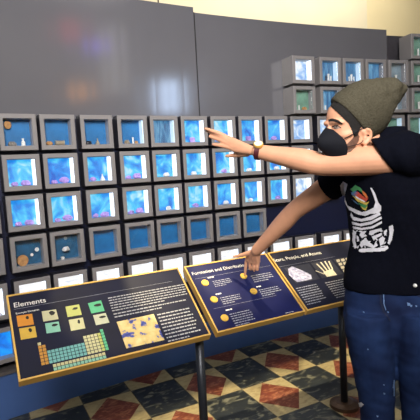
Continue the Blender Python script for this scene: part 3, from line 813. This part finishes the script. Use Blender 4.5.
finger([pix(254, 251.5, dR - .11), pix(247, 253.6, dR - .085), pix(240.5, 255.4, dR - .065), tb], [.014, .0125, .010, .0075])
# legs and feet inside the clothes
for h_, k_, a_ in ((hR, kR, aR), (hL, kL, aL)):
    tube(bm, [h_ + Z * .02 - pd * .02, h_.lerp(k_, .4) - pd * .01, k_, k_.lerp(a_, .35), a_], [.066, .062, .050, .048, .036], ref=pd)
    tube(bm, [a_ - pd * .03 - Z * .04, a_ + pd * .06 - Z * .05, a_ + pd * .14 - Z * .062], [.036, .036, .03], [.034, .03, .02], n=14, sub=3)
body = local(fuse('body', bm, M['skin'], None, .0034, 3))
tag(person, 'man in olive knit beanie, black face mask, black T-shirt and blue jeans, pointing at panel', 'person')
bb = bvh(body)

# T-shirt
bm = bmesh.new()
sections(bm, [(hem - Z * .005, pw, .172, pd, .124), (hem + Z * .05, pw, .168, pd, .12), (waist, mixd(pw, wax, .5), .160, mixd(pd, fx, .5), .116),
              (chest, wax, .172, fx, .126), (sh + Z * .02, wax, .155, fx, .104), (neck + Z * .012, wax, .108, fx, .09), (neck + Z * .05 - fx * .022, wax, .082, fx, .074), (neck + Z * .082 - fx * .034, wax, .070, fx, .062)])
def sleeve(S, E, t, r0, r1, tilt=0.0):
    ins = S + (sh - S) * .45
    n0 = len(bm.verts)
    tube(bm, [ins, S, S.lerp(E, t * .5), S.lerp(E, t)], [r0 * .95, r0, (r0 + r1) / 2, r1], ref=Z, n=24, cap=False)
    bm.verts.ensure_lookup_table(); axis = (E - S).normalized(); T = (E - S).length * t
    for v in bm.verts[n0:]:
        q = v.co - S; al = q.dot(axis)
        if al > 0: v.co += axis * (tilt * min(1, al / T) * (q - axis * al).z)
sleeve(shL + Z * .012, elL, .27, .084, .069, .55); sleeve(shR, elR, .42, .070, .062)
def fold(co):
    q = co
    return .0045 * noise.noise(Vector((q.x * 9, q.y * 9, q.z * 5))) + .003 * noise.noise(Vector((q.x * 20 + q.z * 9, q.y * 22, q.z * 13)))
shirt = local(fuse('t_shirt', bm, M['shirt'], None, .005, 4, displace=fold)); shirt['label'] = 'black T-shirt with a white skeletal print'
# jeans
bm = bmesh.new()
sections(bm, [(hip - Z * .13, pw, .150, pd, .10), (hip - Z * .05, pw, .172, pd, .122), (hip + Z * .03, pw, .172, pd, .12), (hem + Z * .03, pw, .163, pd, .113)])
for h_, k_, a_ in ((hR, kR, aR), (hL, kL, aL)):
    tube(bm, [h_ + Z * .06, h_, h_.lerp(k_, .5), k_, k_.lerp(a_, .5), a_ - Z * .02], [.082, .089, .081, .066, .066, .068], [.095, .10, .09, .072, .074, .078], ref=pd, n=24, cap=False)
def crease(co):
    return .005 * noise.noise(Vector((co.x * 9, co.y * 9, co.z * 9))) + .003 * noise.noise(Vector((co.x * 15 + co.z * 20, co.y * 15, co.z * 30)))
jeans = local(fuse('jeans', bm, M['denim'], None, .0055, 3, displace=crease)); jeans['label'] = 'worn dark blue jeans'
for a_ in (aR, aL):
    bm = bmesh.new()
    tube(bm, [a_ - pd * .045 - Z * .035, a_ + pd * .05 - Z * .045, a_ + pd * .15 - Z * .058], [.043, .046, .038], [.042, .036, .026], n=18, sub=4)
    for v in bm.verts: v.co.z = max(v.co.z, .0)
    local(obj('shoe', bm, M['shoe'], smooth=True))

# beanie: knitted cap pushed back with a slack tip
bc = H(-.010, 0, .036); bt = (hu * cos(radians(49)) - hf * sin(radians(49)) + hl * .30).normalized(); bf = hl.cross(bt).normalized() * -1
if bf.dot(hf) < 0: bf = -bf
bl = bt.cross(bf).normalized()
bm = bmesh.new()
secs = []
for t, off, a, b in ((-.012, .0, .083, .104), (.004, 0, .086, .107), (.03, -.003, .088, .110), (.06, -.004, .087, .108), (.09, -.004, .083, .099), (.127, -.006, .072, .078), (.155, -.012, .060, .064), (.18, -.019, .048, .052), (.20, -.026, .037, .041), (.214, -.031, .027, .030), (.221, -.033, .014, .016)):
    secs.append((bc + bt * t + bf * off, bl, a, bf, b))
sections(bm, secs, n=36)
def slack(co):
    q = (co - bc); t = q.dot(bt)
    k = max(0, min(1, (t - .08) / .08))
    return k * (.009 * noise.noise(co * 26) - .006 * abs(noise.noise(co * 40 + Vector((3, 1, 2)))))
hat = local(fuse('beanie', bm, M['knit'], None, .005, 3, displace=slack))
hat['label'] = 'slouchy olive grey knitted beanie'
bm = bmesh.new()
secs = [(bc + bt * t, bl, a, bf, b) for t, a, b in ((-.014, .0845, .1055), (-.004, .088, .109), (.022, .0888, .110), (.026, .0865, .1075))]
sections(bm, secs, n=36, sub=3); 
brim = obj('brim', bm, M['knit'], smooth=True); brim.parent = hat

# patches of surface detail laid on skin and clothes
def inside(pt, poly):
    x, y = pt; r = False; j = len(poly) - 1
    for i in range(len(poly)):
        xi, yi = poly[i]; xj, yj = poly[j]
        if (yi > y) != (yj > y) and x < (xj - xi) * (y - yi) / (yj - yi) + xi: r = not r
        j = i
    return r
def patch(name, polys, tree, mats, off, parent, step=.7, thick=.0, maxd=2.6):
    """cover the outlined areas of a body surface with a thin shell that follows it"""
    bm = bmesh.new()
    for mi, poly in polys:
        xs = [p[0] for p in poly]; ys = [p[1] for p in poly]; grid = {}
        nx = max(2, int((max(xs) - min(xs)) / step) + 1); ny = max(2, int((max(ys) - min(ys)) / step) + 1)
        dx, dy = (max(xs) - min(xs)) / nx, (max(ys) - min(ys)) / ny
        def get(i, j):
            if (i, j) not in grid:
                d = ray(min(xs) + i * dx, min(ys) + j * dy); h = tree.ray_cast(CAM, d, maxd)
                grid[i, j] = None if h[0] is None else (bm.verts.new(h[0] + h[1] * off), bm.verts.new(h[0] + h[1] * (off - thick)) if thick else None)
            return grid[i, j]
        cells = {(i, j) for i in range(nx) for j in range(ny) if inside((min(xs) + (i + .5) * dx, min(ys) + (j + .5) * dy), poly)}
        for (i, j) in cells:
            q = [get(i, j), get(i + 1, j), get(i + 1, j + 1), get(i, j + 1)]
            if any(k is None for k in q): continue
            if max((q[a][0].co - q[b][0].co).length for a, b in ((0, 2), (1, 3))) > .03: continue
            bm.faces.new([k[0] for k in q]).material_index = mi
            if thick:
                nb = [((i, j - 1), 0, 1), ((i + 1, j), 1, 2), ((i, j + 1), 2, 3), ((i - 1, j), 3, 0)]
                for c_, a, b in nb:
                    if c_ not in cells:
                        try: bm.faces.new((q[a][0], q[b][0], q[b][1], q[a][1])).material_index = mi
                        except ValueError: pass
    o = obj(name, bm, mats, smooth=True); o.parent = parent
    if parent is person: o.matrix_parent_inverse = person.matrix_world.inverted()
    return o
# hair below the cap, sideburn, stubble, brows, eye
patch('hair', [(0, [(327.5, 97), (333, 93), (350, 98), (362, 113), (363, 121), (361.5, 126), (359.5, 129), (358.5, 132), (357, 135.5), (354.5, 137), (352, 131), (349, 124), (344, 119), (338, 112.5), (332, 106.5), (329, 104.5)])], bb, [M['hair']], .0035, person, .6, .006)
patch('beard', [(0, [(354, 135), (357, 133), (359.5, 136), (358.5, 141), (355.5, 147), (351, 151.5), (345, 154), (343, 148), (348, 143), (352, 139)])], bb, [M['stubble']], .0007, person, .6)
patch('eyebrow', [(0, [(328.5, 119.6), (332, 118.6), (338, 120), (343, 123.5), (342, 124.2), (337, 122.3), (332, 121), (329, 121.5)])], bb, [M['hair']], .0015, person, .4, .002)
patch('eye', [(0, [(333, 127.6), (335, 126.2), (338, 126.6), (340, 128.2), (337.2, 128.9), (334.6, 128.6)]), (1, [(333.2, 127.6), (334.6, 126), (338, 126.2), (338, 128.6), (335, 129)]),
              (2, [(331.8, 126.6), (335, 124.8), (338.4, 125), (341.4, 127.8), (340.6, 128.2), (338, 126.2), (335, 125.8), (332.6, 127.2)])], bb, [M['eye'], M['iris'], M['hair']], .0012, person, .35)
# mask
bm = bmesh.new(); NT, NS = 12, 16; G_ = []
prof = [(.108, .006), (.123, -.010), (.139, -.028), (.147, -.045), (.141, -.065), (.120, -.086), (.098, -.108), (.075, -.122)]
edge = [(.095, .024, -.004), (.087, .036, -.018), (.078, .050, -.034), (.070, .058, -.050), (.064, .060, -.068), (.062, .056, -.088), (.064, .046, -.108), (.066, .028, -.122)]
def lerpl(L, t):
    q = t * (len(L) - 1); i = min(int(q), len(L) - 2); k = q - i
    return [a * (1 - k) + b * k for a, b in zip(L[i], L[i + 1])]
for it in range(NT + 1):
    row = []
    for js in range(-NS, NS + 1):
        s = js / NS; pf, pu = lerpl(prof, it / NT); ef, el, eu = lerpl(edge, it / NT); k = abs(s) ** 1.5
        row.append(bm.verts.new(H(pf * (1 - k) + ef * k, el * s * 1.05, pu * (1 - abs(s)) + eu * abs(s))))
    G_.append(row)
for A, B in zip(G_, G_[1:]):
    for k in range(2 * NS): bm.faces.new((A[k], A[k + 1], B[k + 1], B[k]))
mk = obj('face_mask', bm, M['mask'], smooth=True); local(mk)
so = mk.modifiers.new('s', 'SOLIDIFY'); so.thickness = .002; so.offset = 1
for s in (1, -1):
    bm = bmesh.new()
    tube(bm, [H(.074, s * .0565, -.042), H(.05, s * .067, -.030), H(.026, s * .0735, -.018), H(.002, s * .079, -.004)], [.0016] * 4, n=8, sub=4)
    tube(bm, [H(.062, s * .062, -.07), H(.036, s * .067, -.066), H(.016, s * .069, -.062), H(.0, s * .072, -.05)], [.0014] * 4, n=8, sub=4)
    st = obj('ear_loop', bm, M['mask']); st.parent = mk
# watch
wd = (wrL - elL).normalized(); wc = wrL.lerp(nearW, -.08)
wu = (Z - wd * Z.dot(wd)).normalized(); ws = wd.cross(wu)
if ws.dot(CF) > 0: ws = -ws                       # towards the viewer
wtop = (wu * .8 + ws * .6).normalized()
watch = empty('wristwatch'); watch.matrix_world = Matrix.Translation(wc); bpy.context.view_layer.update()
watch.parent = person; watch.matrix_parent_inverse = person.matrix_world.inverted()
bm = bmesh.new(); N_ = 28; rg = []
for k in range(N_):
    an = 2 * pi * k / N_; dv = wu * cos(an) + ws * sin(an)
    rg.append([bm.verts.new(dv * r + wd * h) for r, h in ((.0305, -.010), (.034, -.009), (.034, .009), (.0305, .010))])
for k in range(N_):
    A, B = rg[k], rg[(k + 1) % N_]
    for j in range(4): bm.faces.new((A[j], A[(j + 1) % 4], B[(j + 1) % 4], B[j]))
st = obj('watch_strap', bm, M['maroon'], watch)
bm = bmesh.new(); cyl(bm, wtop * .031, wtop * .040, .0195, .0185, n=28); cyl(bm, wtop * .036 + wd * 0 + ws.cross(wtop) * 0, wtop * .0405, .0165, n=28)
cyl(bm, wtop * .036 + wd.cross(wtop) * .0, wtop * .037, .0196, n=28)
obj('watch_case', bm, M['brass'], watch)
bm = bmesh.new(); cyl(bm, wtop * .0404, wtop * .0412, .0155, n=28); obj('watch_dial', bm, M['dial'], watch)
# print on the shirt
sb = bvh(shirt)
M['print_white'] = plain('print_white', (206, 206, 216), .8, var=.08, scale=60)
pal = [('print_white', None)]
for k, c_ in (('p_red', (178, 62, 44)), ('p_green', (52, 120, 70)), ('p_yellow', (190, 164, 70)), ('p_blue', (52, 92, 130)), ('p_orange', (190, 104, 50))):
    M[k] = plain(k.replace('p_', 'print_'), c_, .8)
def Q(L, sx=90 / 420, ox=330, oy=170): return [(ox + x * sx, oy + y * sx) for x, y in L]
polys = []
W0 = [[(48, 70), (62, 52), (84, 66), (78, 92), (70, 118), (74, 140), (84, 165), (110, 178), (150, 196), (176, 190), (206, 174), (214, 150), (203, 118), (190, 84), (196, 82), (214, 112), (226, 150), (240, 168), (240, 190), (222, 202), (190, 204), (166, 214), (130, 206), (92, 186), (64, 140), (52, 104)],
      [(100, 196), (112, 218), (150, 228), (190, 216), (232, 196), (238, 208), (196, 232), (150, 240), (110, 234), (98, 214)],
      [(104, 240), (140, 250), (190, 240), (240, 216), (243, 226), (196, 252), (146, 262), (106, 254)],
      [(108, 262), (150, 270), (196, 262), (242, 238), (243, 248), (200, 272), (150, 280), (110, 274)],
      [(276, 262), (294, 256), (298, 280), (290, 322), (278, 348), (270, 340), (278, 300)],
      [(136, 372), (150, 366), (250, 362), (268, 352), (274, 364), (256, 378), (150, 384), (138, 382)],
      [(110, 282), (124, 288), (120, 330), (128, 364), (116, 366), (106, 330)],
      [(186, 284), (216, 276), (240, 270), (244, 280), (214, 292), (196, 304), (184, 300)],
      [(196, 310), (222, 300), (244, 292), (240, 306), (214, 318), (206, 330)],
      [(150, 330), (168, 318), (190, 340), (206, 352), (216, 334), (224, 352), (204, 366), (180, 356), (160, 350), (150, 364), (140, 350)],
      [(150, 286), (172, 284), (160, 302), (176, 306), (150, 318), (140, 300)],
      [(228, 322), (246, 308), (258, 318), (250, 344), (236, 354)], [(252, 284), (266, 276), (264, 300), (254, 306)], [(126, 304), (136, 312), (138, 332), (128, 334)]]
random.seed(11)
for gy in range(5):
    for gx in range(9):
        cx, cy = 112 + gx * 18 + random.uniform(-4, 4), 284 + gy * 18 + random.uniform(-4, 4)
        if random.random() < .25: continue
        an = random.uniform(0, pi); l, w_ = random.uniform(6, 11), random.uniform(2, 4)
        W0.append([(cx + l * cos(an), cy + l * sin(an)), (cx - w_ * sin(an), cy + w_ * cos(an)), (cx - l * cos(an), cy - l * sin(an)), (cx + w_ * sin(an), cy - w_ * cos(an))])
for P_ in W0: polys.append((0, Q(P_)))
for mi, P_ in ((2, [(98, 90), (120, 70), (146, 84), (160, 110), (150, 104), (132, 92), (112, 104)]), (4, [(100, 106), (120, 96), (134, 108), (120, 124), (104, 116)]),
               (1, [(112, 112), (130, 100), (164, 128), (180, 132), (170, 148), (140, 132)]), (3, [(108, 120), (140, 138), (170, 152), (186, 146), (172, 164), (130, 146)]),
               (0, [(118, 118), (126, 122), (168, 146), (160, 150), (124, 130)]), (5, [(150, 94), (166, 106), (180, 128), (170, 130), (156, 112)]),
               (2, [(132, 152), (160, 160), (178, 160), (168, 184), (150, 172)]), (3, [(146, 170), (166, 176), (176, 168), (170, 188), (156, 184)]), (4, [(104, 136), (124, 148), (140, 164), (124, 156)])):
    polys.append((mi, Q(P_)))
pr = patch('chest_print', polys, sb, [M['print_white'], M['p_red'], M['p_green'], M['p_yellow'], M['p_blue'], M['p_orange']], .0022, shirt, .45)
pr['label'] = 'white skeletal print with coloured zigzags'
# jeans seams, fly and worn spots
jb = bvh(jeans)
def stroke(pts, wd_):
    out = []
    for (x0, y0), (x1, y1) in zip(pts, pts[1:]):
        l = math.hypot(x1 - x0, y1 - y0); nx, ny = -(y1 - y0) / l * wd_, (x1 - x0) / l * wd_
        out.append([(x0 + nx, y0 + ny), (x1 + nx, y1 + ny), (x1 - nx, y1 - ny), (x0 - nx, y0 - ny)])
    return out
for nm_, mt_, pts_, wd_ in (('fly_seam', 'denim_dark', [(380.4, 293), (381, 303), (384, 312), (390, 321)], .7), ('fly_stitching', 'denim_pale', [(383.6, 293), (384, 304), (386, 310)], .45),
                            ('pocket_seam', 'denim_dark', [(412, 290), (415, 294), (420, 297)], .5), ('inseam', 'denim_pale', [(392.5, 388), (393.6, 380), (393.4, 396)], .5)):
    patch(nm_, [(0, p) for p in stroke(pts_, wd_)], jb, [M[mt_]], .0025, jeans, .4)
sp = [(0, [(x - r, y - r), (x + r, y - r * .6), (x + r * .8, y + r), (x - r * .7, y + r)]) for x, y, r in
      ((359.4, 288.4, .8), (364, 312.4, .8), (388, 312, .8), (408.5, 304, 1.6), (411, 305.6, 1.2), (416, 306, .8), (383.6, 384.6, .7), (384, 393.2, 1.0), (377.4, 416, .9), (368, 349, .7))]
patch('worn_spots', sp, jb, [M['denim_pale']], .0022, jeans, .35)
patch('torn_knee', [(0, [(355, 401), (357, 400), (358, 404), (357, 411), (355.4, 408)]), (0, [(358.6, 403), (362, 402), (364.4, 404), (362, 407), (359, 406)])], jb, [M['print_white']], .004, jeans, .35)
bm = bmesh.new(); h_ = jb.ray_cast(CAM, ray(413.6, 286.4), 3)
if h_[0]:
    bmesh.ops.create_icosphere(bm, subdivisions=2, radius=.0075, matrix=Matrix.Translation(h_[0] + h_[1] * .012))
    o = obj('rivet_button', bm, M['white_obj'], smooth=True); o.parent = jeans
